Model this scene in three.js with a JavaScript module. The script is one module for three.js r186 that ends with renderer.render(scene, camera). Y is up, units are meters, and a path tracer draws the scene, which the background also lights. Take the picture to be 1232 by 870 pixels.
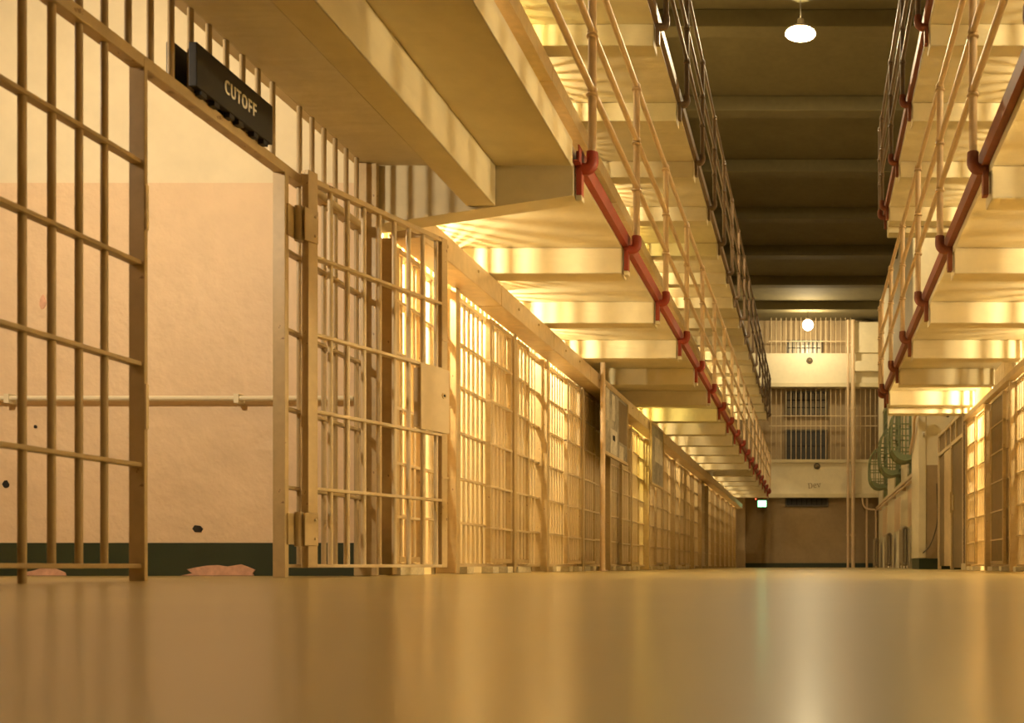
import * as THREE from 'three';
import { RoundedBoxGeometry } from 'three/addons/geometries/RoundedBoxGeometry.js';
import { mergeGeometries } from 'three/addons/utils/BufferGeometryUtils.js';
import { FontLoader } from 'three/addons/loaders/FontLoader.js';
import { TextGeometry } from 'three/addons/geometries/TextGeometry.js';
import { RectAreaLightUniformsLib } from 'three/addons/lights/RectAreaLightUniformsLib.js';

/* ---------- camera, sky, exposure ---------- */
RectAreaLightUniformsLib.init();
const scene = new THREE.Scene();
const F = 1150, EYE = 0.06;                        // focal length for a 1232 x 870 frame, eye height above the floor
const camera = new THREE.PerspectiveCamera(2 * Math.atan(435 / F) * 180 / Math.PI, 1232 / 870, 0.02, 200);
camera.position.set(0, EYE, 0);
camera.lookAt(0, EYE, -10);
camera.setViewOffset(1232, 870, 616 - 975, 435 - 681, 1232, 870);   // shifted lens: verticals stay vertical
camera.focus = 8.5; camera.userData.fStop = 3.2;
const renderer = new THREE.WebGLRenderer({ antialias: true });
renderer.toneMapping = THREE.LinearToneMapping;
renderer.toneMappingExposure = 1.0;
renderer.shadowMap.enabled = true;
scene.background = new THREE.Color(0x000000);
const WARM = [1, 0.80, 0.47], YELLOW = [1, 0.82, 0.28];
const CELL_POWER = 11, UPPER_POWER = 6.5, PASSAGE_POWER = 15, PENDANT_POWER = 24, FLOOD_POWER = 32;

/* ---------- random, textures, materials ---------- */
let seed = 12345;
const rnd = () => { seed = (seed * 1664525 + 1013904223) >>> 0; return seed / 4294967296; };
const rr = (a, b) => a + (b - a) * rnd();
function lattice(n, s) { const a = new Float32Array(n * n); let q = s * 7919 + 13; for (let i = 0; i < n * n; i++) { q = (q * 1664525 + 1013904223) >>> 0; a[i] = q / 4294967296; } return a; }
function fbm(N, cells, oct, s, sx = 1) {              // tileable value noise, 0..1
  const out = new Float32Array(N * N); let amp = 1, tot = 0, c = cells;
  for (let o = 0; o < oct; o++) {
    const L = lattice(c, s + o * 31), cx = Math.max(1, Math.round(c / sx));
    for (let j = 0; j < N; j++) for (let i = 0; i < N; i++) {
      const u = i / N * cx, v = j / N * c, x0 = Math.floor(u), y0 = Math.floor(v);
      let fx = u - x0, fy = v - y0; fx = fx * fx * (3 - 2 * fx); fy = fy * fy * (3 - 2 * fy);
      const x1 = (x0 + 1) % cx, y1 = (y0 + 1) % c;
      out[j * N + i] += amp * ((L[y0 * c + x0] * (1 - fx) + L[y0 * c + x1] * fx) * (1 - fy) + (L[y1 * c + x0] * (1 - fx) + L[y1 * c + x1] * fx) * fy);
    }
    tot += amp; amp *= 0.55; c *= 2;
  }
  for (let i = 0; i < N * N; i++) out[i] /= tot;
  return out;
}
function dataTex(N, fn, repeat, srgb = false) {
  const d = new Uint8Array(N * N * 4);
  for (let i = 0; i < N * N; i++) { const c = fn(i); for (let k = 0; k < 3; k++) d[i * 4 + k] = Math.max(0, Math.min(255, Math.round(c[k] * 255))); d[i * 4 + 3] = 255; }
  const t = new THREE.DataTexture(d, N, N); t.wrapS = t.wrapT = THREE.RepeatWrapping; t.magFilter = THREE.LinearFilter; t.minFilter = THREE.LinearMipmapLinearFilter; t.generateMipmaps = true;
  t.repeat.set(repeat, repeat); if (srgb) t.colorSpace = THREE.SRGBColorSpace; t.needsUpdate = true; return t;
}
const NB = 512, coarse = fbm(NB, 4, 6, 3), fine = fbm(NB, 24, 5, 11), grain = fbm(NB, 16, 4, 21, 8);
const lin2s = c => c <= 0.0031308 ? c * 12.92 : 1.055 * Math.pow(c, 1 / 2.4) - 0.055;
// paint: base linear colour with mottling; chips show where the noise peaks
function paintMap(rgb, amp, chipRgb, chipAt, rep) {
  return dataTex(NB, i => { const k = 1 + amp * ((coarse[i] - 0.5) * 1.6 + (fine[i] - 0.5)); const chip = chipRgb && coarse[(i * 7 + 991) % (NB * NB)] * 0.0 + fine[i] * 0.6 + coarse[i] * 0.4 > chipAt; const c = chip ? chipRgb : rgb; return c.map(v => lin2s(Math.min(1, v * k))); }, rep, true);
}
const bumpSoft = dataTex(NB, i => { const v = coarse[i] * 0.7 + fine[i] * 0.3; return [v, v, v]; }, 0.6);
const bumpBoard = dataTex(NB, i => { const v = grain[i] * 0.8 + fine[i] * 0.2; return [v, v, v]; }, 0.7);
const roughTex = dataTex(NB, i => { const v = 0.85 + 0.25 * (coarse[i] - 0.5); return [v, v, v]; }, 0.5);
function mat(rgb, o = {}) {
  const m = new THREE.MeshStandardMaterial({ roughness: o.rough ?? 0.6, metalness: o.metal ?? 0 });
  if (o.flat) m.color.setRGB(...rgb); else { m.map = paintMap(rgb, o.amp ?? 0.16, o.chip, o.chipAt ?? 0.72, o.rep ?? 0.5); }
  if (o.bump) { m.bumpMap = o.bump; m.bumpScale = o.bs ?? 0.004; }
  return m;
}
const M = {
  floor: mat([0.42, 0.31, 0.09], { rough: 0.25, amp: 0.10, rep: 0.35 }),
  concrete: mat([0.64, 0.56, 0.36], { bump: bumpBoard, bs: 0.006, amp: 0.14, rough: 0.65 }),
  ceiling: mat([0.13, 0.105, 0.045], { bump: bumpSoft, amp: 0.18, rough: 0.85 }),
  wallCream: mat([0.72, 0.64, 0.45], { bump: bumpSoft, amp: 0.10, rough: 0.7 }),
  wallTan: mat([0.70, 0.53, 0.34], { bump: bumpSoft, bs: 0.02, amp: 0.10, rough: 0.6 }),
  wallBrown: mat([0.36, 0.26, 0.14], { bump: bumpSoft, amp: 0.16, rough: 0.7 }),
  cellWall: mat([0.74, 0.64, 0.44], { bump: bumpSoft, amp: 0.10, rough: 0.7 }),
  dado: mat([0.022, 0.036, 0.016], { amp: 0.25, rough: 0.45 }),
  plaster: mat([0.62, 0.36, 0.24], { bump: bumpSoft, bs: 0.01, amp: 0.35, rough: 0.95, rep: 2 }),
  steel: mat([0.50, 0.37, 0.185], { rough: 0.42, amp: 0.22, chip: [0.25, 0.16, 0.08], chipAt: 0.70, rep: 1.2 }),
  steelPlain: mat([0.62, 0.49, 0.29], { rough: 0.42, amp: 0.12, rep: 1 }),
  grille: mat([0.42, 0.31, 0.155], { rough: 0.42, amp: 0.14, rep: 1 }),  // steel paint darkened to stand in for shade on the backlit bars
  header: mat([0.60, 0.45, 0.25], { rough: 0.45, amp: 0.26, rep: 0.8 }),
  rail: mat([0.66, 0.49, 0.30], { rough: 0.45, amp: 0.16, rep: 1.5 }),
  railShaded: mat([0.16, 0.10, 0.055], { rough: 0.5, amp: 0.3, rep: 1.5 }),  // rail paint with the shade of the unlit upper railings put into its colour
  red: mat([0.28, 0.035, 0.014], { rough: 0.5, amp: 0.25, rep: 1.5 }),
  oxblood: mat([0.20, 0.055, 0.025], { rough: 0.6, amp: 0.3, rep: 1.5 }),
  black: mat([0.012, 0.011, 0.009], { flat: true, rough: 0.55 }),
  hole: mat([0.02, 0.017, 0.012], { flat: true, rough: 0.9 }),
  letter: mat([0.80, 0.76, 0.66], { flat: true, rough: 0.6 }),
  darkBoard: mat([0.20, 0.14, 0.07], { bump: bumpSoft, amp: 0.3, rough: 0.6 }),
  brick: mat([0.17, 0.115, 0.065], { amp: 0.4, rough: 0.85, rep: 2 }),
  mortar: mat([0.08, 0.06, 0.035], { flat: true, rough: 0.95 }),
  green: mat([0.26, 0.30, 0.15], { rough: 0.5, amp: 0.2 }),
  radiator: mat([0.28, 0.22, 0.13], { rough: 0.5, amp: 0.2 }),
  posterGrey: mat([0.30, 0.27, 0.21], { amp: 0.9, rough: 0.5, rep: 1.1 }),
  posterPale: mat([0.55, 0.50, 0.40], { amp: 0.5, rough: 0.5, rep: 2 }),
  enamel: mat([0.75, 0.70, 0.6], { flat: true, rough: 0.35 }),
  darkMetal: mat([0.10, 0.08, 0.05], { flat: true, rough: 0.5 }),
  block: mat([0.66, 0.58, 0.40], { amp: 0.3, rough: 0.8, rep: 3 }),
};
M.floor = new THREE.MeshPhysicalMaterial({ map: M.floor.map, roughness: 0.36, clearcoat: 0.7, clearcoatRoughness: 0.2 });
const glass = new THREE.MeshPhysicalMaterial({ color: 0xffffff, roughness: 0.08, metalness: 0, transmission: 1, thickness: 0, ior: 1.5 });
const emit = (rgb, k) => { const m = new THREE.MeshStandardMaterial({ roughness: 0.4 }); m.color.setRGB(0.8, 0.75, 0.65); m.emissive.setRGB(...rgb); m.emissiveIntensity = k; return m; };

/* ---------- helpers ---------- */
const taken = {};
const numbered = n => { const k = taken[n] = (taken[n] ?? -1) + 1; return k ? `${n}_${String(k).padStart(3, '0')}` : n; };
function metreUV(g) {                                // box-projected uv in metres
  if (!g.attributes.normal) g.computeVertexNormals();
  const p = g.attributes.position, n = g.attributes.normal, uv = new Float32Array(p.count * 2);
  for (let i = 0; i < p.count; i++) {
    const ax = Math.abs(n.getX(i)), ay = Math.abs(n.getY(i)), az = Math.abs(n.getZ(i));
    if (ax >= ay && ax >= az) { uv[2 * i] = p.getZ(i); uv[2 * i + 1] = p.getY(i); }
    else if (ay >= az) { uv[2 * i] = p.getX(i); uv[2 * i + 1] = p.getZ(i); }
    else { uv[2 * i] = p.getX(i); uv[2 * i + 1] = p.getY(i); }
  }
  g.setAttribute('uv', new THREE.BufferAttribute(uv, 2)); return g;
}
// box from x0..x1, y0..y1 and depth d0..d1 (depth runs away from the camera, z = -depth); r rounds the edges
function box(x0, x1, y0, y1, d0, d1, r = 0) {
  const w = x1 - x0, h = y1 - y0, l = d1 - d0;
  const g = r ? new RoundedBoxGeometry(w, h, l, 1, Math.min(r, w * .49, h * .49, l * .49)) : new THREE.BoxGeometry(w, h, l);
  g.translate((x0 + x1) / 2, (y0 + y1) / 2, -(d0 + d1) / 2); return metreUV(g);
}
function cyl(r, a, b, seg = 10) {                    // rod between two points
  const A = new THREE.Vector3(...a), B = new THREE.Vector3(...b), L = A.distanceTo(B);
  const g = new THREE.CylinderGeometry(r, r, L, seg);
  const uv = g.attributes.uv; for (let i = 0; i < uv.count; i++) uv.setXY(i, uv.getX(i) * 6.283 * r, uv.getY(i) * L);
  g.applyQuaternion(new THREE.Quaternion().setFromUnitVectors(new THREE.Vector3(0, 1, 0), B.clone().sub(A).normalize()));
  g.translate(...A.clone().add(B).multiplyScalar(0.5).toArray()); return g;
}
function tube(pts, r, seg = 8, n = 24) { return new THREE.TubeGeometry(new THREE.CatmullRomCurve3(pts.map(p => new THREE.Vector3(...p))), n, r, seg); }
function prism(pts, d0, d1) {                        // outline in x,y pushed along the depth
  const s = new THREE.Shape(pts.map(p => new THREE.Vector2(...p)));
  const g = new THREE.ExtrudeGeometry(s, { depth: d1 - d0, bevelEnabled: false }); g.translate(0, 0, -d1); return metreUV(g);
}
const merge = gs => mergeGeometries(gs.map(g => { const q = g.index ? g.toNonIndexed() : g.clone(); for (const k of Object.keys(q.attributes)) if (!['position', 'normal', 'uv'].includes(k)) q.deleteAttribute(k); return q; }));
function mesh(name, g, m, parent, at) {
  const o = new THREE.Mesh(g, m); o.name = name; o.castShadow = o.receiveShadow = true; if (at) o.position.set(...at); parent.add(o); return o;
}
function thing(name, label, category, [x, y, d] = [0, 0, 0], group) {
  const o = new THREE.Group(); o.name = numbered(name); o.position.set(x, y, -d); o.userData = { label, category };
  if (group) o.userData.group = group; scene.add(o); return o;
}
function struct(name, g, m) { const o = mesh(name, g, m, scene); o.userData = { kind: 'structure' }; return o; }
function pointLight(rgb, power, parent, at, radius = 2) {
  const l = new THREE.PointLight(new THREE.Color().setRGB(...rgb), power, 0, 2); l.position.set(...at); l.castShadow = true; l.shadow.radius = radius; l.shadow.mapSize.set(512, 512); parent.add(l); return l;
}

/* ---------- the plan (metres; depths from the camera) ---------- */
const XL = -2.70, XR = 2.30;                         // planes of the cell fronts
const EL = -1.44, ER = 1.10;                         // walkway edges
const SOF = 2.49, TIER = 2.55, TOP = 9.56;           // underside of the lower walkway, tier height, ceiling
const BP = 1.49, B0 = 5.80;                          // beam pitch and first beam
const ENDL = 31.8, BLOCKL = 34.5, ENDR = 13.7, FAR = 36.5;
const beamsAt = end => { const a = []; for (let d = B0; d < end; d += BP) a.push(d); return a; };
const edgesL = [5.95, 7.02, 8.40, 9.44]; for (let d = 10.93; d < 33.6; d += 1.49) edgesL.push(d);
const edgesR = []; for (let d = 13.6; d > -1; d -= 1.49) edgesR.push(d);     // far to near

/* ---------- setting ---------- */
struct('floor', box(-8, 8, -0.2, 0, -8, FAR + 1), M.floor);
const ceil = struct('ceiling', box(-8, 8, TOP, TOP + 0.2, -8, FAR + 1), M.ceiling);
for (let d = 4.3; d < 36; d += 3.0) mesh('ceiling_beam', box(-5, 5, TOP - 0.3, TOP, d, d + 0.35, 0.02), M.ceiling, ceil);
struct('wall_back', box(-8, 8, 0, TOP, -8.2, -8), M.wallCream);

// left: cell block, cutoff passage and what closes them
const wallL = struct('wall_left', merge([
  box(-4.85, -4.70, 0, TOP, 5.95, BLOCKL), box(-2.85, XL, SOF + TIER + 0.124, TOP, -8, BLOCKL),
  box(-2.85, XL - 0.004, 0, SOF + 0.12, -8, 1.9), box(-2.76, XL - 0.004, SOF + 0.004, SOF + TIER + 0.124, -8, 5.796), box(-4.85, XL, 0, TOP, BLOCKL - 0.15, BLOCKL)]), M.cellWall);
for (const d of edgesL.slice(1)) if (d < 34) for (const t of [0, 1]) mesh('partition', box(-4.70, XL - 0.066, t * TIER + (t ? 0.066 : 0), t * TIER + SOF - 0.004, d - 0.05, d + 0.05), M.cellWall, wallL);
const wp = struct('wall_passage', box(-7, XL, 2.385, 3.75, 5.80, 5.95), M.wallCream);
mesh('painted_wall', box(-7, XL, 0.2, 2.385, 5.80, 5.95), M.wallTan, wp);
mesh('dado', box(-7, XL, 0, 0.2, 5.795, 5.95), M.dado, wp);
{ // patch of bare plaster at the foot of the wall, chips and holes
  const lump = (cx, cy, w, h, n, m, name, dd = 5.79) => { const pts = []; for (let i = 0; i < n; i++) { const a = i / n * 6.283, k = rr(0.72, 1.05); pts.push([cx + Math.cos(a) * w / 2 * k, Math.max(0.002, cy + Math.sin(a) * h / 2 * k)]); } mesh(name, prism(pts, dd, 5.80), m, wp); };
  lump(-3.56, 0.0, 0.52, 0.15, 22, M.plaster, 'bare_plaster', 5.786);
  lump(-4.63, 0.0, 0.28, 0.12, 16, M.plaster, 'bare_plaster', 5.786);
  lump(-3.715, 0.285, 0.075, 0.05, 6, M.hole, 'hole', 5.796);
  lump(-4.88, 0.555, 0.045, 0.05, 10, M.hole, 'hole', 5.796);
  lump(-4.70, 0.905, 0.022, 0.025, 8, M.hole, 'hole', 5.796);
  lump(-4.655, 1.66, 0.045, 0.10, 9, M.plaster, 'chip', 5.796);
}
struct('wall_passage_near', box(-7, XL, 0, 3.75, 1.75, 1.90), M.wallTan);
struct('wall_passage_end', box(-7.15, -7, 0, 3.75, 1.75, 5.95), M.wallTan);
struct('ceiling_passage', box(-7.15, XL - 0.06, 3.60, 3.75, 1.75, 5.95), M.wallCream);

// right: cell block, pier, outer wall with tall windows
const wallR = struct('wall_right', merge([
  box(4.30, 4.45, 0, TOP, -8, ENDR), box(XR, 2.45, SOF + TIER + 0.124, TOP, -8, ENDR), box(XR, 4.45, 0, TOP, ENDR + 0.004, ENDR + 0.15), box(XR, 4.45, 0, TOP, -2, -1.85),
  box(XR + 0.004, 2.45, 0, TOP, -8, -2), box(5.5, 5.65, 0, TOP, ENDR, 18)]), M.cellWall);
for (const d of edgesR) for (const t of [0, 1]) mesh('partition', box(XR + 0.066, 4.30, t * TIER + (t ? 0.066 : 0), t * TIER + SOF - 0.004, d - 0.05, d + 0.05), M.cellWall, wallR);
const pier = struct('wall_pier', box(2.05, 5.65, 1.95, TOP, 17.9, 19.1), M.wallCream);
mesh('painted_dado', box(2.05, 5.65, 0.2, 1.95, 17.9, 19.1), M.wallBrown, pier);
mesh('corner_strip', box(2.02, 2.17, 0.2, 4.5, 17.88, 19.1, 0.02), M.wallCream, pier);
mesh('dado', box(2.03, 5.65, 0, 0.2, 17.87, 19.1), M.dado, pier);
const WIN = [[23.6, 25.6], [27.4, 29.6], [32.2, 34.4]], WY0 = 2.45, WY1 = 5.6;
{
  const gs = [box(2.6, 2.85, 0, WY0, 19.1, FAR), box(2.6, 2.85, WY1, TOP, 19.1, FAR)]; let p = 19.1;
  for (const [a, b] of WIN) { gs.push(box(2.6, 2.85, WY0, WY1, p, a)); p = b; } gs.push(box(2.6, 2.85, WY0, WY1, p, FAR));
  const w = struct('wall_outer', merge(gs), M.wallCream);
  for (const [a, b] of WIN) mesh('recess_panel', box(2.585, 2.6, 1.1, 2.05, a + 0.2, b - 0.2), M.wallTan, w);
  WIN.forEach(([a, b], i) => {
    const f = struct(`window_${i + 1}`, merge([box(2.64, 2.72, WY0, WY0 + 0.07, a, b), box(2.64, 2.72, WY1 - 0.07, WY1, a, b), box(2.64, 2.72, WY0 + 0.07, WY1 - 0.07, a, a + 0.07), box(2.64, 2.72, WY0 + 0.07, WY1 - 0.07, b - 0.07, b)]), M.green);
    const n = 4, m = 7, dw = (b - a - 0.14) / n, dh = (WY1 - WY0 - 0.14) / m;
    for (let k = 1; k < n; k++) mesh('muntin', box(2.66, 2.70, WY0 + 0.07, WY1 - 0.07, a + 0.07 + k * dw - 0.018, a + 0.07 + k * dw + 0.018), M.green, f);
    for (let k = 1; k < m; k++) mesh('muntin', box(2.655, 2.705, WY0 + 0.07 + k * dh - 0.018, WY0 + 0.07 + k * dh + 0.018, a + 0.07, b - 0.07), M.green, f);
    for (let k = 0; k < n; k++) for (let q = 0; q < m; q++) mesh('pane', box(2.678, 2.684, WY0 + 0.09 + q * dh, WY0 + 0.05 + (q + 1) * dh, a + 0.09 + k * dw, a + 0.05 + (k + 1) * dw), glass, f);
  });
}
struct('wall_outside', box(3.6, 3.75, 0, TOP, 19.1, FAR), M.wallBrown);

/* ---------- far end wall ---------- */
const fx = x => (x - 975) * FAR / F, fy = y => (681 - y) * FAR / F + EYE;      // scale of the end wall, read off its storey heights
{
  const w = struct('wall_far', box(-8, 8, 0, TOP + 0.2, FAR + 0.5, FAR + 0.7), M.wallBrown);
  mesh('dado', box(-4, 2.6, 0, 0.17, FAR + 0.44, FAR + 0.5), M.dado, w);
  mesh('storey_band', box(-3.1, 2.6, fy(598), fy(555), FAR, FAR + 0.5, 0.02), M.wallCream, w);
  mesh('band_lip', box(-3.1, 2.6, fy(599), fy(594), FAR - 0.08, FAR, 0.01), M.concrete, w);
  mesh('band_lip', box(-3.1, 2.6, fy(557), fy(553), FAR - 0.06, FAR, 0.01), M.concrete, w);
  mesh('storey_band', box(-3.1, 2.6, fy(465), fy(425), FAR, FAR + 0.5, 0.02), M.wallCream, w);
  mesh('band_lip', box(-3.1, 2.6, fy(466), fy(461), FAR - 0.08, FAR, 0.01), M.concrete, w);
  mesh('upper_block', box(fx(1026), 2.6, fy(425), fy(388), FAR - 0.1, FAR + 0.5, 0.02), M.wallCream, w);
  mesh('shelf', box(fx(1026), 2.6, fy(448), fy(436), FAR - 0.25, FAR, 0.01), M.wallCream, w);
  mesh('pilaster', box(fx(885), fx(896), 0, fy(598), FAR + 0.1, FAR + 0.5, 0.02), M.wallTan, w);
  mesh('pilaster', box(fx(919), fx(926), 0.17, fy(600), FAR + 0.4, FAR + 0.5), M.wallBrown, w);
  // barred screens of the upper storeys
  const screen = (y0, y1, label, rails, xe = 2.55) => {
    const t = thing('barred_screen', label, 'bars', [0, fy(y1), FAR + 0.1]);
    const H = fy(y0) - fy(y1), bar = cyl(0.015, [0, 0, 0], [0, H, 0], 6);
    for (let x = -1.5; x < xe; x += 0.19) mesh('bar', bar, M.steelPlain, t, [x, 0, 0]);
    for (const y of rails) mesh('crossbar', box(-1.6, xe + 0.02, fy(y) - fy(y1) - 0.015, fy(y) - fy(y1) + 0.015, -0.02, 0.03), M.steelPlain, t);
  };
  screen(465.5, 554, 'tall screen of bars on the end wall between the two pale bands', [500, 512]);
  screen(372, 424.6, 'screen of bars at the top of the end wall behind the far lamp', [410], 1.54);
  const win = (x0, x1, y0, y1, n, m, name, pm) => {
    const X0 = fx(x0), X1 = fx(x1), Y0 = fy(y1), Y1 = fy(y0), d = FAR + 0.38;
    const f = struct(name, merge([box(X0 - .06, X1 + .06, Y0 - .06, Y0, d, d + .12), box(X0 - .06, X1 + .06, Y1, Y1 + .06, d, d + .12), box(X0 - .06, X0, Y0, Y1, d, d + .12), box(X1, X1 + .06, Y0, Y1, d, d + .12)]), M.darkMetal);
    const dw = (X1 - X0) / n, dh = (Y1 - Y0) / m;
    for (let i = 0; i < n; i++) for (let j = 0; j < m; j++) mesh('pane', box(X0 + i * dw + .02, X0 + (i + 1) * dw - .02, Y0 + j * dh + .02, Y0 + (j + 1) * dh - .02, d + .07, d + .08), pm, f);
    mesh('backing', box(X0, X1, Y0, Y1, d + .10, d + .119), M.hole, f);
  };
  const dimPane = mat([0.13, 0.10, 0.055], { flat: true, rough: 0.4 }), darkPane = mat([0.025, 0.02, 0.011], { flat: true, rough: 0.4 });
  win(946, 994, 470, 497, 7, 3, 'window_4', dimPane);
  win(946, 994, 517, 553, 4, 2, 'window_5', darkPane);
  win(948, 988, 408, 423, 8, 2, 'window_6', mat([0.5, 0.46, 0.36], { flat: true, rough: 0.3 }));
  win(946, 995, 598.5, 607, 8, 1, 'window_7', darkPane);
  // round fixtures and a pencilled mark on the bands
  for (const [x, y, lab] of [[983, 561, 'round dark bell on the lower pale band of the end wall'], [974, 434, 'round dark bell on the upper pale band of the end wall']]) {
    const t = thing('wall_bell', lab, 'bell', [fx(x), fy(y), FAR]);
    const rim = new THREE.TorusGeometry(0.10, 0.025, 8, 20), dome = new THREE.SphereGeometry(0.08, 14, 8, 0, 6.283, 0, 1.571); dome.rotateX(Math.PI / 2);
    mesh('rim', rim, M.darkMetal, t, [0, 0, 0.02]); mesh('gong', dome, M.darkBoard, t, [0, 0, 0.005]);
  }
}
{
  const font = await new FontLoader().loadAsync('fonts/droid/droid_serif_regular.typeface.json');
  const g = new TextGeometry('Dev', { font, size: 0.2, depth: 0.004, curveSegments: 3 }); g.rotateZ(0.12);
  const t = thing('wall_scrawl', 'small dark scrawled letters low on the pale band', 'scrawl', [fx(972), fy(588), FAR - 0.005]);
  mesh('lettering', g, M.darkBoard, t);
}
// standing pipes in front of the end wall
const vpipe = (x, d, r, y0, y1, label) => { const t = thing('wall_pipe', label, 'pipe', [x, y0, d]); mesh('pipe', cyl(r, [0, 0, 0], [0, y1 - y0, 0], 12), M.rail, t); for (let y = 1.2; y < y1 - y0; y += 2.4) mesh('coupling', cyl(r * 1.3, [0, y, 0], [0, y + 0.08, 0], 12), M.rail, t); };
vpipe(fx(1020), FAR - 0.2, 0.05, 0, 9.4, 'thinner left pipe of the tall pair on the end wall');
vpipe(fx(1026), FAR - 0.22, 0.075, 0, 9.4, 'thicker right pipe of the tall pair on the end wall');
vpipe(fx(1043), FAR + 0.05, 0.045, 0, 2.65, 'short upright pipe below the band right of the tall pair');
{
  const t = thing('elbow_pipe', 'bent pipe turning down beside the far radiator', 'pipe', [fx(1053), 0, FAR - 0.1]);
  mesh('pipe', tube([[-0.5, 2.65, 0], [-0.46, 2.4, 0], [-0.35, 2.25, 0], [-0.1, 2.2, 0], [0, 2.2, 0], [0.02, 2.0, 0], [0.02, 1, 0], [0.02, 0, 0]], 0.035, 8, 40), M.rail, t);
}
{
  const t = thing('exit_sign', 'small glowing green sign under the far ceiling edge', 'sign', [fx(917), fy(611), FAR - 0.04]);
  mesh('case', box(-0.19, 0.19, 0, 0.3, -0.03, 0.05, 0.02), M.darkMetal, t);
  mesh('sign_face', box(-0.16, 0.16, 0.03, 0.27, -0.038, -0.03), emit([0.25, 1, 0.45], 4), t);
  mesh('bracket', box(-0.02, 0.02, 0.3, fy(599) - fy(611), -0.01, 0.02), M.darkMetal, t);
  const red = mesh('indicator_lamp', new THREE.SphereGeometry(0.03, 10, 8), emit([1, 0.12, 0.05], 2), t, [-0.24, 0.33, 0.02]);
  mesh('lamp_head', cyl(0.05, [-0.24, 0.33, 0], [-0.24, 0.33, -0.06], 10), M.darkMetal, t); mesh('lamp_head', cyl(0.05, [0.24, 0.33, 0], [0.24, 0.33, -0.06], 10), M.darkMetal, t);
  const l = new THREE.RectAreaLight(new THREE.Color().setRGB(0.25, 1, 0.45), 1.2, 0.32, 0.24); l.position.set(0, 0.15, 0.045); l.lookAt(l.position.clone().add(t.position).add(new THREE.Vector3(0, 0, 1))); l.rotation.set(0, Math.PI, 0); t.add(l);
}

/* ---------- walkways ---------- */
function walkway(side, tier, label) {
  const L = side < 0, E = L ? EL : ER, wall = L ? XL : XR, end = L ? ENDL : ENDR, y = SOF + tier * TIER, back = L ? -4.695 : 4.295;
  const bxs = (xa, xb, ...r) => box(Math.min(xa, xb), Math.max(xa, xb), ...r);
  const t = thing('walkway', label, 'walkway', [0, y, 0]);
  const loc = g => g.translate(0, -y, 0);
  const slab = L ? [bxs(wall + 0.002, E, y, y + 0.12, -7.9, end), bxs(back, wall, y, y + 0.12, 5.955, BLOCKL - 0.155)] : [bxs(wall, E, y, y + 0.12, -7.9, end), bxs(back, wall, y, y + 0.12, -1.845, end)];
  mesh('slab', loc(merge(slab)), M.concrete, t);
  for (const d of beamsAt(end)) {
    const first = L && tier === 0 && d === B0;
    if (first) mesh('beam', loc(prism([[wall + 0.003, y], [E, y], [E, y - 0.18], [wall + 0.003, y - 0.365]], d, d + 0.15)), M.concrete, t);
    else mesh('beam', loc(bxs(wall - side * 0.03, E, y - 0.2, y, d, d + 0.2, 0.008)), M.concrete, t);
  }
  if (L) mesh('long_beam', loc(box(-2.086, -1.907, y - 0.25, y, -7.9, B0 - 0.005, 0.008)), M.concrete, t);
  else mesh('end_beam', loc(bxs(wall - side * 0.03, E, y - 0.28, y, end - 0.22, end, 0.008)), M.concrete, t);
  mesh('edge_lip', loc(bxs(E, E - side * 0.01, y - 0.03, y + 0.13, -7.9, L ? 5.75 : end, 0.006)), M.concrete, t);
}
walkway(-1, 0, 'lower concrete walkway over the cell fronts on the left');
walkway(-1, 1, 'upper concrete walkway on the left with dark railing');
walkway(1, 0, 'lower concrete walkway on the right above the lit cell door');
walkway(1, 1, 'upper concrete walkway on the right behind the pink railing');

function railing(side, tier, label, pm, fm) {
  const L = side < 0, E = L ? EL : ER, end = L ? ENDL : ENDR, y = SOF + tier * TIER, s = -side, X = E + s * 0.105;
  const t = thing('railing', label, 'railing', [X, y, 0]);
  const H = [0.48, 0.84, 1.255], d0 = -6;
  for (const hh of H) mesh('rail', cyl(0.021, [0, hh, -d0], [0, hh, -end], 10), pm, t);
  const post = cyl(0.026, [0, 0.07, 0], [0, 1.255, 0], 12);
  const collar = new THREE.TorusGeometry(0.027, 0.012, 6, 12); collar.rotateX(Math.PI / 2);
  const ball = new THREE.SphereGeometry(0.032, 12, 8);
  const elbow = tube([[0, 0.1, 0], [0, 0.03, 0], [-s * 0.025, 0.0, 0], [-s * 0.07, 0.0, 0]], 0.036, 10, 12);
  const tab = box(-s * 0.075 - 0.018, -s * 0.075 + 0.018, -0.17, 0.1, -0.03, 0.03, 0.006);
  const tip = box(-s * 0.075 - 0.02, -s * 0.075 + 0.02, -0.205, -0.17, -0.032, 0.032, 0.006);
  const posts = L && tier === 0 ? [-3.14, -0.16, 2.82] : [-4.63, -3.14, -1.65, -0.16, 1.33, 2.82, 4.31]; for (let d = 5.85; d < end; d += BP) posts.push(d); posts.push(end - 0.04);
  for (const d of posts) {
    const p = mesh('post', post, pm, t, [0, 0, -d]);
    for (const hh of H) { mesh('collar', collar, pm, p, [0, hh - 0.03, 0]); mesh('fitting', ball, pm, p, [0, hh, 0]); }
    mesh('foot_elbow', elbow, fm, p); mesh('tab', tab, fm, p); if (L && tier === 0) mesh('tab_tip', tip, M.concrete, p);
  }
  const a = L ? 5.76 : -5.9, ax = E - X + s * (L ? 0.003 : 0.013);
  mesh('edge_angle', merge([box(Math.min(ax, ax + s * 0.045), Math.max(ax, ax + s * 0.045), 0.01, 0.02, a, end), box(Math.min(ax + s * 0.036, ax + s * 0.045), Math.max(ax + s * 0.036, ax + s * 0.045), 0.02, 0.11, a, end)]), fm, t);
}
railing(-1, 0, 'pipe railing with bright red feet along the lower left walkway', M.rail, M.red);
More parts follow.
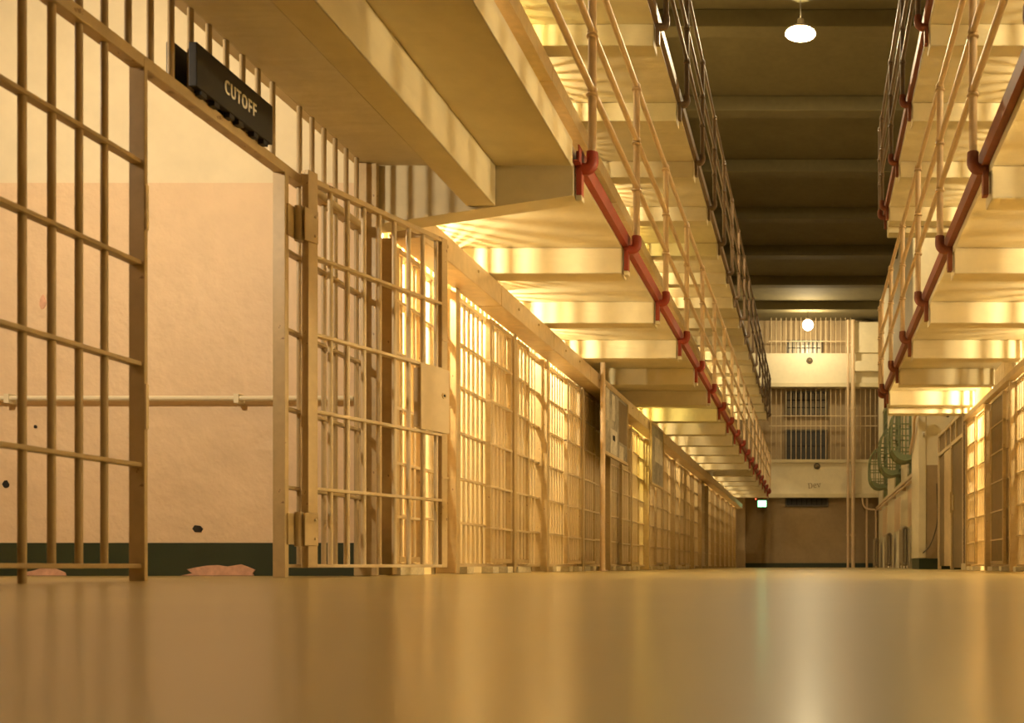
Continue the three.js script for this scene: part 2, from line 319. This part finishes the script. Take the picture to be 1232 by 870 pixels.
railing(-1, 1, 'pipe railing with shade in its dark colour along the upper left walkway', M.railShaded, M.railShaded);
railing(1, 0, 'pinkish pipe railing with dark red feet along the lower right walkway', M.rail, M.oxblood);
railing(1, 1, 'pipe railing with shade in its dark colour along the upper right walkway', M.railShaded, M.oxblood);

/* ---------- cell fronts ---------- */
const LEVELS = [0.39, 0.73, 1.08, 1.43, 1.76];
const barG = cyl(0.0125, [0, 0.07, 0], [0, 2.11, 0], 8), slotG = cyl(0.017, [0, 2.12, 0], [0, SOF - 0.003, 0], 8), doorBarG = cyl(0.0125, [0, 0.09, 0], [0, 2.08, 0], 8);
const jambU = box(-0.06, 0.10, 0.064, 2.107, 0.004, 0.072, 0.008), jambG = box(-0.06, 0.10, 0.003, 2.107, 0.004, 0.072, 0.008), blockG = box(-0.05, 0.05, 0, 0.055, -0.07, 0.07, 0.006);
// local frame: x towards the corridor, depth away from the near jamb
function cellFront(label, w, o = {}) {
  const t = thing('cell_grille', label, 'cell front', [0, 0, 0], o.group);
  const far = o.plain;
  mesh('jamb', o.upper ? jambU : jambG, M.steel, t);
  if (o.lastJamb) mesh('jamb', jambG, M.steel, t, [0, 0, -w - 0.075]);
  const dw = w - 0.075, split = o.doorFirst ? 0.45 : 0.55;
  const doorA = o.door ? o.door[0] : o.doorFirst ? 0.09 : 0.075 + dw * split, doorB = o.door ? o.door[1] : o.doorFirst ? 0.075 + dw * split : w - 0.01;
  mesh('top_plate', box(-0.03, 0.03, 2.08, 2.107, 0.075, w), M.steelPlain, t);
  mesh('sill', box(-0.03, 0.03, o.upper ? 0.064 : 0.055, 0.078, 0.075, w), M.steelPlain, t);
  const slots = [];
  for (let d = 0.13; d < w - 0.02; d += 0.1) {
    if (o.solid) { } else if (far) slots.push(barG.clone().translate(0, 0, -d)); else mesh('bar', barG, M.steelPlain, t, [0, 0, -d]);
    slots.push(slotG.clone().translate(0, 0, -d));
  }
  const sb = mesh('transom_bars', merge(slots), M.steelPlain, t); sb.userData.kind = 'stuff';
  if (!o.solid) for (const y of LEVELS) mesh('crossbar', box(-0.022, 0.022, y - 0.008, y + 0.008, 0.075, w), M.steelPlain, t);
  if (!far) {
    const door = mesh('sliding_door', merge([box(0.045, 0.085, 0.085, 2.085, doorA, doorA + 0.045, 0.004), box(0.045, 0.085, 0.085, 2.085, doorB - 0.045, doorB, 0.004), box(0.045, 0.085, 0.085, 0.12, doorA + 0.045, doorB - 0.045), box(0.045, 0.085, 2.05, 2.085, doorA + 0.045, doorB - 0.045)]), M.steel, t);
    if (o.board) mesh('board', box(0.055, 0.075, 0.12, 2.05, doorA + 0.045, doorB - 0.045), M.darkBoard, door);
    else for (let d = doorA + 0.11; d < doorB - 0.07; d += 0.1) mesh('bar', doorBarG, M.steelPlain, door, [0.065, 0, -d]);
    for (const y of LEVELS) mesh('crossbar', box(0.043, 0.087, y - 0.025, y - 0.009, doorA, doorB), M.steelPlain, door);
    for (const d of [doorA + 0.1, doorB - 0.1]) mesh('roller_block', blockG, M.block, t, [0.05, 0, -d]);
    mesh('roller_block', blockG, M.block, t, [0.05, 0, -0.3]);
  }
  return t;
}
const ord = ['first', 'second', 'third', 'fourth', 'fifth', 'sixth', 'seventh', 'eighth', 'ninth', 'tenth', 'eleventh', 'twelfth', 'thirteenth', 'fourteenth', 'fifteenth', 'sixteenth', 'seventeenth', 'eighteenth', 'nineteenth', 'twentieth'];
const DARK = new Set([4, 5, 12]), DIM = new Set([7, 10, 14]);
for (let i = 0; i < edgesL.length; i++) {
  const a = edgesL[i], b = i + 1 < edgesL.length ? edgesL[i + 1] : BLOCKL - 0.2; if (b - a < 0.5) continue;
  const lab = i === 0 ? 'narrow barred cell front right behind the open gate leaf' : i === 4 ? 'dark unlit cell front just before the white upright pipe' : i === 5 ? 'cell front hung with the larger grey display board' : `${ord[i]} barred cell front on the left counting from the open gate`;
  const t = cellFront(lab, b - a, { plain: a > 20, doorFirst: i % 2 === 0 }); t.position.set(XL, 0, -a);
  const u = cellFront(`${ord[i]} upper tier cell front above the lower left walkway counting from the gate`, b - a, { plain: true, upper: true, group: 'upper tier cell fronts on the left' }); u.position.set(XL, TIER, -a);
}
for (let i = 0; i + 1 < edgesR.length; i++) {
  const b = edgesR[i], a = edgesR[i + 1], w = b - a;
  const lab = ['brightly lit cell front at the end of the right block', 'cell front with a brown board on its door on the right', 'closely barred cell front cut by the right picture edge'][i] ?? `barred cell front of the right block, ${ord[i - 3]} one nearer than the picture edge`;
  const t = cellFront(lab, w, { plain: i > 3, board: i === 1, door: i === 1 ? [0.34, 1.11] : undefined, doorFirst: i === 0, group: i > 2 ? 'near cell fronts of the right block' : undefined });
  t.position.set(XR, 0, -b); t.rotation.y = Math.PI;
  const u = cellFront(`${ord[i]} upper tier cell front above the right walkway counting from its far end`, w, { plain: true, upper: true, group: 'upper tier cell fronts on the right' }); u.position.set(XR, TIER, -b); u.rotation.y = Math.PI;
}
// lock boxes over the doors
function lockBox(label, x, y, d, w, group, slim) {
  const t = thing('lock_box', label, 'lock box', [x, y, d], group);
  mesh('housing', slim ? box(-0.045, 0.045, 0, 0.075, 0.006, w - 0.006, 0.008) : box(-0.1, 0.1, 0, 0.17, 0.006, w - 0.006, 0.008), M.header, t);
  if (y < 3 && d < 16 && !slim) for (const k of [0.22, 0.6]) mesh('bolt', new THREE.SphereGeometry(0.012, 8, 6), M.steel, t, [x < 0 ? 0.1 : -0.1, 0.08 + k * 0.05, -w * k - 0.1]);
}
const boxesL = [5.96, 7.54, 9.08]; for (let d = 10.6; d < 34; d += 1.49) boxesL.push(d);
boxesL.forEach((d, i) => {
  const e = boxesL[i + 1] ?? d + 1.3;
  lockBox(`${ord[i]} steel lock box above the left cell doors counting from the open gate`, -2.535, 2.11, d, e - d);
  lockBox(`${ord[i]} lock box of the upper left tier counting from the near end`, -2.55, 2.11 + TIER, d, e - d, 'upper lock boxes on the left');
});
edgesR.forEach((d, i) => { if (i + 1 < edgesR.length) {
  lockBox(['steel lock box over the brightly lit right cell', 'steel lock box over the boarded right cell door', 'steel lock box at the right picture edge'][i] ?? `steel lock box of the right block, ${ord[i - 3]} one nearer than the picture edge`, i < 3 ? 2.22 : 2.135, 2.11, d - 1.49, 1.49, i > 2 ? 'near lock boxes on the right' : undefined, i < 3);
  lockBox(`${ord[i]} lock box of the upper right tier counting from the far end`, 2.22, 2.11 + TIER, d - 1.49, 1.49, 'upper lock boxes on the right', true);
} });
// a bare bulb in every lit cell
const bulbG = new THREE.SphereGeometry(0.032, 12, 8), socketG = cyl(0.018, [0, 0.03, 0], [0, 0.147, 0], 8);
const bulbM = emit(WARM, 30), bulbY = emit(YELLOW, 30);
const lampD = (a, b) => { const bm = B0 + BP * Math.floor((b - 0.12 - B0) / BP); return bm > a + 0.3 ? Math.max(a + 0.13, bm - 0.55) : (a + b) / 2; };   // hung on the near side of the beam outside
function cellLamp(x, y, d, rgb, power, label, group) {
  const t = thing('cell_lamp', label, 'lamp', [x, y, d], group);
  mesh('bulb', bulbG, rgb === YELLOW ? bulbY : bulbM, t); mesh('socket', socketG, M.enamel, t);
  pointLight(rgb, power, t, [0, 0, 0], 2);
}
for (let i = 0; i < edgesL.length; i++) {
  const a = edgesL[i], b = i + 1 < edgesL.length ? edgesL[i + 1] : BLOCKL - 0.2; if (b - a < 0.5) continue;
  if (!DARK.has(i)) cellLamp(-3.1, 2.34, lampD(a, b), i === 6 ? YELLOW : WARM, CELL_POWER * (DIM.has(i) || i > 7 ? 0.34 : i === 0 ? 1.7 : 1), `bare bulb inside the ${ord[i]} left cell counting from the open gate`, 'bulbs in the left cells');
  cellLamp(-3.1, 2.34 + TIER, lampD(a, b), (i === 2 || i === 6) ? YELLOW : WARM, UPPER_POWER * ([4, 9, 10].includes(i) ? 0.25 : i === 2 || i === 6 ? 0.6 : 1), `bare bulb inside the ${ord[i]} upper left cell counting from the gate`, 'bulbs in the upper left cells');
}
for (let i = 0; i + 1 < edgesR.length; i++) {
  const d = lampD(edgesR[i] - 1.49, edgesR[i]);
  cellLamp(2.72, 2.34, d, WARM, CELL_POWER * (i === 0 ? 2.2 : i === 1 ? 0.2 : i === 2 ? 0.7 : i < 6 ? 1.2 : 0.08), i === 0 ? 'bare bulb in the brightly lit cell at the right' : `bare bulb inside the ${ord[i]} right cell counting from the far end`, i ? 'bulbs in the right cells' : undefined);
  cellLamp(2.72, 2.34 + TIER, d, WARM, UPPER_POWER, `bare bulb inside the ${ord[i]} upper right cell counting from the far end`, 'bulbs in the upper right cells');
}

{ // unseen strong lamp added opposite the gate to light its leaf and the long beam
  const t = thing('flood_lamp', 'unseen strong lamp on the back wall of the right cell opposite the gate', 'lamp', [4.12, 2.3, 5.0]);
  mesh('bulb', new THREE.SphereGeometry(0.03, 14, 10), emit(WARM, 30), t); mesh('socket', cyl(0.03, [0.05, 0, 0], [0.176, 0, 0], 10), M.enamel, t);
  pointLight(WARM, FLOOD_POWER, t, [0, 0, 0], 1);
}

/* ---------- cutoff grille, gate leaf, sign ---------- */
const GL = [0.06, 0.465, 0.87, 1.275, 1.68], LINT = 2.06;
{
  const t = thing('barred_grille', 'fixed barred grille with open doorway across the cutoff passage', 'grille', [XL, 0, 3.8]);
  const D0 = 1.92, long = cyl(0.0135, [0, 0, 0], [0, SOF - 0.003, 0], 10), short = cyl(0.0135, [0, LINT, 0], [0, SOF - 0.003, 0], 10), fromSill = cyl(0.0135, [0, 0.05, 0], [0, SOF - 0.003, 0], 10);
  const at = d => -(d - 3.8);
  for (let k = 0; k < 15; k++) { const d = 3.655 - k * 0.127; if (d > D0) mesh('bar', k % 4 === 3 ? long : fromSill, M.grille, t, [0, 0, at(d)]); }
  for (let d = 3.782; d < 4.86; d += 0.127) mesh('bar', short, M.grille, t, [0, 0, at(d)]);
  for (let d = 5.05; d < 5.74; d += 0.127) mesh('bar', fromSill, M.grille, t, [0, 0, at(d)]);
  const local = g => g.translate(0, 0, 3.8);
  mesh('post', local(box(-0.032, 0.032, 0, LINT + 0.04, 3.83, 3.85, 0.003)), M.steel, t);
  mesh('post', local(box(-0.032, 0.032, 0, LINT + 0.02, 4.855, 4.89, 0.003)), M.steel, t);
  mesh('lintel', local(box(-0.03, 0.03, LINT, LINT + 0.05, D0, 5.75, 0.004)), M.steel, t);
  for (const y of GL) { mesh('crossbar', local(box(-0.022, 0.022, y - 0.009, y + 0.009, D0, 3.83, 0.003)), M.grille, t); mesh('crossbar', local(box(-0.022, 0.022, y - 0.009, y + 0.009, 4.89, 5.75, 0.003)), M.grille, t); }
  mesh('corner_column', local(box(-0.05, 0.09, 0, SOF - 0.003, 5.752, 5.788, 0.006)), M.steel, t);
  for (const y of [0.25, 1.83]) { mesh('hinge', local(cyl(0.022, [0.055, y - 0.09, -4.945], [0.055, y + 0.09, -4.945], 12)), M.steel, t); mesh('hinge_plate', local(box(0.03, 0.04, y - 0.08, y + 0.08, 4.87, 4.94)), M.steel, t); }
  for (const [d, y] of [[3.81, 1.5], [3.81, 0.7]]) mesh('strike_plate', local(box(0.031, 0.037, y - 0.09, y + 0.09, 3.832, 3.848)), M.steelPlain, t);
}
{
  const t = thing('barred_gate', 'open barred gate leaf with square lock plate swung out from the doorway', 'gate', [-2.63, 0, 4.97]);
  t.rotation.y = -Math.atan2(0.35, 0.985);
  const W = 1.045, H = 2.09;
  mesh('hinge_stile', box(-0.025, 0.025, 0.05, H + 0.03, 0.0, 0.062, 0.004), M.steel, t);
  mesh('lock_stile', box(-0.025, 0.025, 0.05, H, W - 0.05, W, 0.004), M.steel, t);
  mesh('top_rail', box(-0.024, 0.024, H - 0.03, H, 0.062, W - 0.05, 0.004), M.steel, t);
  const bar = cyl(0.0135, [0, 0.06, 0], [0, H - 0.03, 0], 10);
  for (let k = 0; k < 8; k++) mesh('bar', bar, M.steelPlain, t, [0, 0, -(0.062 + 0.115 * (k + 0.9))]);
  for (const y of GL) mesh('crossbar', box(-0.024, 0.024, y - 0.009, y + 0.009, 0.05, W - 0.03, 0.003), M.steelPlain, t);
  const lp = mesh('lock_plate', box(0.024, 0.034, 0.88, 1.275, W - 0.24, W + 0.005, 0.003), M.steelPlain, t);
  mesh('lock_case', box(-0.04, 0.024, 0.90, 1.255, W - 0.22, W - 0.051, 0.003), M.steel, lp);
  const key = cyl(0.018, [0.034, 1.11, -(W - 0.045)], [0.040, 1.11, -(W - 0.045)], 14); mesh('keyhole_ring', key, M.steel, lp); mesh('keyhole', cyl(0.009, [0.034, 1.11, -(W - 0.045)], [0.0415, 1.11, -(W - 0.045)], 10), M.hole, lp);
  for (const y of [0.25, 1.83]) { const hg = mesh('hinge_strap', box(0.025, 0.036, y - 0.085, y + 0.085, -0.03, 0.055, 0.003), M.steel, t); for (const q of [-0.05, 0.05]) mesh('screw', new THREE.SphereGeometry(0.008, 8, 6), M.steelPlain, hg, [0.037, y + q, -0.035]); }
  for (const y of [0.6, 1.45]) mesh('stop', box(-0.028, 0.03, y, y + 0.012, W - 0.052, W + 0.004), M.steel, t);
}
{
  const font = await new FontLoader().loadAsync('fonts/droid/droid_sans_bold.typeface.json');
  const t = thing('sign', 'black sign lettered CUTOFF on the bars above the doorway', 'sign', [XL + 0.05, 2.12, 4.10]);
  mesh('front_board', box(-0.018, 0.018, 0, 0.19, 0, 0.58, 0.004), M.black, t);
  mesh('rear_board', box(-0.115, -0.08, 0, 0.19, 0, 0.58, 0.004), M.black, t);
  for (const d of [0.06, 0.15, 0.26, 0.33, 0.45, 0.53]) mesh('clip', box(-0.016, 0.012, -0.022, 0.0, d - 0.018, d + 0.018), M.black, t);
  for (const d of [0.13, 0.39]) mesh('tie_bolt', cyl(0.008, [-0.08, 0.1, -d], [-0.018, 0.1, -d], 8), M.darkMetal, t);
  const g = new TextGeometry('CUTOFF', { font, size: 0.062, depth: 0.002, curveSegments: 5 }); g.computeBoundingBox(); const bb = g.boundingBox;
  g.translate(-bb.min.x, -bb.min.y, 0); g.scale(0.245 / (bb.max.x - bb.min.x), 1, 1); g.rotateY(Math.PI / 2); g.translate(0.0181, 0.068, -0.195);
  mesh('lettering', g, M.letter, t);
}
{
  const t = thing('conduit', 'thin painted pipe running along the passage wall', 'pipe', [-4.85, 1.07, 5.76]);
  mesh('pipe', cyl(0.016, [-2.1, 0, 0], [2.1, 0, 0], 10), M.wallCream, t);
  for (const x of [-1.3, 0.02, 1.4]) mesh('clip', box(x - 0.015, x + 0.015, -0.03, 0.025, -0.02, 0.04), M.wallCream, t);
}
{
  const t = thing('passage_lamp', 'bulb with an added light shield lighting the cutoff passage from above', 'lamp', [-4.2, 2.46, 3.4]);
  mesh('bulb', new THREE.SphereGeometry(0.05, 14, 10), emit([1, 0.68, 0.3], 30), t); mesh('socket', merge([cyl(0.02, [0, 0, 0.16], [0, 1.14, 0.16], 10), cyl(0.04, [0, 0, 0.05], [0, 0, 0.18], 10)]), M.enamel, t);
  const bowl = new THREE.LatheGeometry([[0.06, -0.16], [0.1, -0.12], [0.15, -0.03], [0.17, 0.05], [0.165, 0.05], [0.145, -0.03], [0.095, -0.115], [0.055, -0.15]].map(p => new THREE.Vector2(...p)), 24); bowl.rotateX(-Math.PI / 2);
  mesh('light_shield', bowl, M.enamel, t);  // added bowl, out of view, keeps the lamp light off the corridor floor
  pointLight([1, 0.80, 0.55], PASSAGE_POWER, t, [0, 0, 0], 3);
}

/* ---------- pendant lamps ---------- */
for (const [x, y, d, k, label] of [[-0.165, 8.9, 15.9, 3.8, 'nearer bright dish lamp hanging from the dark ceiling'], [-0.09, 8.75, 34.6, 1.0, 'farther bright lamp hanging before the end wall'], [-0.16, 8.9, -2, 0.05, 'dish lamp hanging overhead behind the viewer']]) {
  const t = thing('pendant_lamp', label, 'lamp', [x, y, d]);
  const globe = d > 30;                               // the far one is a plain glass globe
  const prof = [[0.03, 0.26], [0.05, 0.25], [0.06, 0.16], [0.13, 0.12], [0.25, 0.03], [0.262, 0.02], [0.255, 0.01], [0.24, 0.02], [0.12, 0.105], [0.04, 0.15]].map(p => new THREE.Vector2(...p));
  if (globe) mesh('cap', cyl(0.07, [0, 0.19, 0], [0, 0.27, 0], 14), M.darkMetal, t); else mesh('shade', new THREE.LatheGeometry(prof, 28), M.enamel, t);
  mesh('bulb', new THREE.SphereGeometry(globe ? 0.2 : 0.085, 20, 14), emit([1, 0.8, 0.5], globe ? 12 : 60), t, [0, 0.03, 0]);
  mesh('rod', cyl(0.012, [0, 0.25, 0], [0, TOP - y, 0], 8), M.darkMetal, t);
  pointLight(WARM, PENDANT_POWER * k, t, [0, 0.03, 0], globe ? 9 : 4);
}

/* ---------- along the left cells ---------- */
{
  const t = thing('standing_pipe', 'white upright pipe in front of the dark cell', 'pipe', [-2.39, 0, 11.0]);
  mesh('pipe', cyl(0.03, [0, 0, 0], [0, SOF - 0.003, 0], 12), M.rail, t); mesh('flange', cyl(0.06, [0, 0, 0], [0, 0.015, 0], 14), M.rail, t);
}
function displayBoard(x, d0, d1, y0, y1, label, marks) {
  const t = thing('display_board', label, 'board', [x, y0, d0]); const w = d1 - d0, H = y1 - y0;
  mesh('panel', box(-0.012, 0, 0.03, H - 0.03, 0.03, w - 0.03), M.posterGrey, t);
  mesh('frame', merge([box(-0.02, 0.012, 0, 0.03, 0, w), box(-0.02, 0.012, H - 0.03, H, 0, w), box(-0.02, 0.012, 0.03, H - 0.03, 0, 0.03), box(-0.02, 0.012, 0.03, H - 0.03, w - 0.03, w)]), M.steel, t);
  for (const [a, b, u, v, m] of marks) mesh('print', box(0, 0.002, u * H, v * H, a * w, b * w), m, t);
}
displayBoard(-2.40, 11.12, 12.55, 1.37, 2.2, 'large grey display board with pale figures beyond the white pipe', [[0.08, 0.2, 0.5, 0.95, M.posterPale], [0.3, 0.42, 0.55, 0.93, M.posterPale], [0.25, 0.52, 0.06, 0.42, M.posterPale], [0.34, 0.44, 0.26, 0.34, M.hole], [0.6, 0.95, 0.3, 0.92, M.darkBoard], [0.62, 0.8, 0.05, 0.25, M.posterPale], [0.05, 0.95, 0.0, 0.05, M.wallTan]]);
displayBoard(-2.40, 14.4, 15.6, 1.3, 2.25, 'smaller grey display board farther along the left cells', [[0.3, 0.9, 0.4, 0.8, M.posterPale]]);

/* ---------- right side beyond the block ---------- */
{ // steel doorway between block and pier
  const t = thing('steel_doorway', 'dark steel doorway with glazed transom between right block and pier', 'doorway', [2.4, 0, 14.85]);
  const z = d => d - 14.85;
  const fr = (d0, d1, y0, y1, m = M.steelPlain) => box(-0.03, 0.03, y0, y1, z(d0), z(d1), 0.004);
  for (const [a, b] of [[14.86, 14.93], [16.15, 16.22], [17.72, 17.8]]) mesh('post', fr(a, b, 0, 2.5), M.steelPlain, t);
  mesh('top_rail', fr(14.93, 17.72, 2.44, 2.5), M.steelPlain, t); mesh('transom_rail', fr(14.93, 17.72, 2.08, 2.14), M.steelPlain, t);
  for (const d of [15.6, 16.8]) mesh('transom_bar', fr(d, d + 0.05, 2.14, 2.44), M.steelPlain, t);
  for (const [a, b] of [[14.93, 15.6], [15.65, 16.15], [16.22, 16.8], [16.85, 17.72]]) mesh('pane', box(0.0, 0.008, 2.14, 2.44, z(a), z(b)), M.darkBoard, t);
  const dr = mesh('door', box(0.0, 0.05, 0.03, 2.07, z(14.94), z(16.14), 0.004), M.darkBoard, t);
  mesh('lock', box(-0.02, 0.0, 1.0, 1.25, z(15.95), z(16.1), 0.003), M.steel, dr); mesh('handle', cyl(0.012, [-0.05, 0.95, -z(16.02)], [-0.05, 1.3, -z(16.02)], 8), M.steel, dr);
  mesh('side_panel', box(-0.02, 0.03, 0.06, 2.07, z(16.23), z(17.0), 0.004), M.header, t); mesh('side_panel', box(0.0, 0.03, 0.06, 2.07, z(17.02), z(17.7), 0.004), M.darkBoard, t);
}
{ // brick pier at the block's end
  const t = thing('brick_pier', 'narrow dark brick pier beside the bright right cell', 'pier', [2.36, 0, 14.0]);
  mesh('core', box(0.01, 0.3, 0.1, 2.45, 0.0, 0.75), M.mortar, t); mesh('footing', box(-0.03, 0.32, 0, 0.1, -0.02, 0.78, 0.01), M.block, t);
  const gs = []; let row = 0; for (let y = 0.104; y < 2.4; y += 0.068, row++) for (let k = -1; k < 4; k++) { const a = Math.max(0.0, k * 0.225 + (row % 2) * 0.112), b = Math.min(0.75, (k + 1) * 0.225 + (row % 2) * 0.112 - 0.01); if (b - a > 0.03) gs.push(box(-rr(0, 0.006), 0.02, y, y + 0.058, a, b)); gs.length; }
  for (let y = 0.104, q = 0; y < 2.4; y += 0.068, q++) gs.push(box(0.0, 0.14 + 0.05 * (q % 2), y, y + 0.058, -rr(0.004, 0.01), 0.0), box(0.15 + 0.05 * (q % 2), 0.3, y, y + 0.058, -rr(0.004, 0.01), 0.0));
  const b = mesh('brickwork', merge(gs), M.brick, t); b.userData.kind = 'stuff';
}
{ // pipes on pier and outer wall
  const a = thing('service_pipe', 'pair of pipes stepping round the pier below the right walkway', 'pipe', [0, 0, 0]);
  for (const [o, y] of [[0, 2.95], [0.06, 2.88]]) mesh('pipe', tube([[2.36, y - 0.25, -16.4], [2.36, y - 0.1, -17.2], [2.3, y, -17.78], [2.0 - o * .2, y, -17.8], [1.98, y - 0.3, -18.3], [1.98, y - 0.6, -19.0]], 0.022, 8, 40), M.rail, a);
  const b = thing('service_pipe', 'pair of pipes running along the outer wall under the windows', 'pipe', [0, 0, 0]);
  for (const y of [2.26, 2.16]) mesh('pipe', cyl(0.03, [2.5, y, -19.3], [2.5, y, -36.2], 8), M.rail, b);
  for (let d = 20; d < 36; d += 3) mesh('bracket', box(2.48, 2.596, 2.1, 2.3, d, d + 0.03), M.rail, b);
  const c = thing('cable', 'dark cable sagging down the brown dado of the pier', 'cable', [0, 0, 0]);
  mesh('cord', tube([[2.36, 1.6, -17.85], [2.37, 0.9, -17.85], [2.33, 0.7, -17.85], [2.22, 0.42, -17.85], [2.1, 0.3, -17.85]], 0.012, 6, 30), M.darkMetal, c);
  const s = thing('wall_switch', 'small white lit knob on the pier corner', 'switch', [2.12, 2.6 - 0.06, 17.86]);
  mesh('plate', box(-0.03, 0.03, -0.03, 0.03, -0.005, 0.01, 0.004), M.enamel, s); mesh('knob', new THREE.SphereGeometry(0.018, 10, 8), M.enamel, s, [0, 0, 0.015]);
}
// green tilting sashes of the tall windows
WIN.forEach(([a, b], i) => {
  const t = thing('hopper_sash', ['green tilted window sash nearest the pier', 'middle green tilted window sash on the outer wall', 'farthest green tilted window sash by the end wall'][i], 'window sash', [2.58, 2.75, (a + b) / 2]);
  const w = 0.9, H = 1.3, out = 0.5, r = 0.024;
  const ring = z => [[0, 0.02, z], [-0.2, -0.02, z], [-0.38, 0.06, z], [-out, 0.26, z], [-out, H - 0.3, z], [-0.4, H - 0.06, z], [-0.2, H + 0.05, z], [0, H + 0.06, z]];
  for (const z of [-w / 2, w / 2]) {                 // side cages: bent frame with a grid of bars
    mesh('side_frame', tube(ring(z), r, 8, 36), M.green, t);
    for (const [x, y0, y1] of [[-0.17, 0.0, H + 0.05], [-0.34, 0.05, H]]) mesh('sash_bar', cyl(0.016, [x, y0, z], [x, y1, z], 8), M.green, t);
    for (const y of [0.3, 0.6, 0.9]) mesh('sash_bar', cyl(0.016, [0, y, z], [-out, y, z], 8), M.green, t);
    mesh('cheek_plate', prism([[0, 0.0], [-0.2, -0.03], [-0.38, 0.05], [-0.5, 0.24], [-0.38, 0.2], [-0.2, 0.12], [0, 0.14]], -z - 0.012, -z + 0.012), M.green, t);
  }
  for (const y of [0.26, 0.6, 0.95]) mesh('sash_bar', cyl(0.02, [-out, y, -w / 2], [-out, y, w / 2], 8), M.green, t);
  mesh('pane', box(-out - 0.003, -out + 0.003, 0.28, H - 0.3, -w / 2 + 0.03, w / 2 - 0.03), glass, t);
  mesh('trough', prism([[0, 0], [-0.2, -0.03], [-0.38, 0.05], [-0.5, 0.25], [-0.48, 0.25], [-0.37, 0.07], [-0.2, 0], [0, 0.03]], -w / 2 + 0.02, w / 2 - 0.02), M.green, t);
  mesh('hinge_arm', box(0, 0.1, 0.0, 0.05, -w / 2, w / 2), M.green, t);
});
// column radiators
[[24.5, 'tall column radiator nearest the pier'], [29.4, 'middle column radiator under the outer windows'], [34.9, 'farthest column radiator beside the end wall']].forEach(([d, label]) => {
  const t = thing('radiator', label, 'radiator', [2.4, 0, d]);
  const n = 9, H = 1.05, seg = [];
  const col = (x, z) => cyl(0.024, [x, 0.14, z], [x, H - 0.06, z], 8);
  for (let k = 0; k < n; k++) {
    const z = (k - (n - 1) / 2) * 0.085;
    const cap = new THREE.TorusGeometry(0.075, 0.026, 8, 12, Math.PI); cap.translate(0, H - 0.08, z);
    const low = new THREE.TorusGeometry(0.075, 0.026, 8, 12, Math.PI); low.rotateZ(Math.PI); low.translate(0, 0.16, z);
    mesh('section', merge([col(-0.075, z), col(0, z), col(0.075, z), cap, low]), M.radiator, t);
  }
  for (const z of [-0.34, 0.34]) for (const x of [-0.075, 0.075]) mesh('foot', cyl(0.02, [x, 0, z], [x, 0.12, z], 8), M.radiator, t);
  mesh('valve', cyl(0.02, [0, 0.1, 0.36], [0, 0.1, 0.55], 8), M.darkMetal, t);
});

scene.traverse(o => { if (o.isMesh) { o.castShadow = true; o.receiveShadow = true; } });
renderer.render(scene, camera);
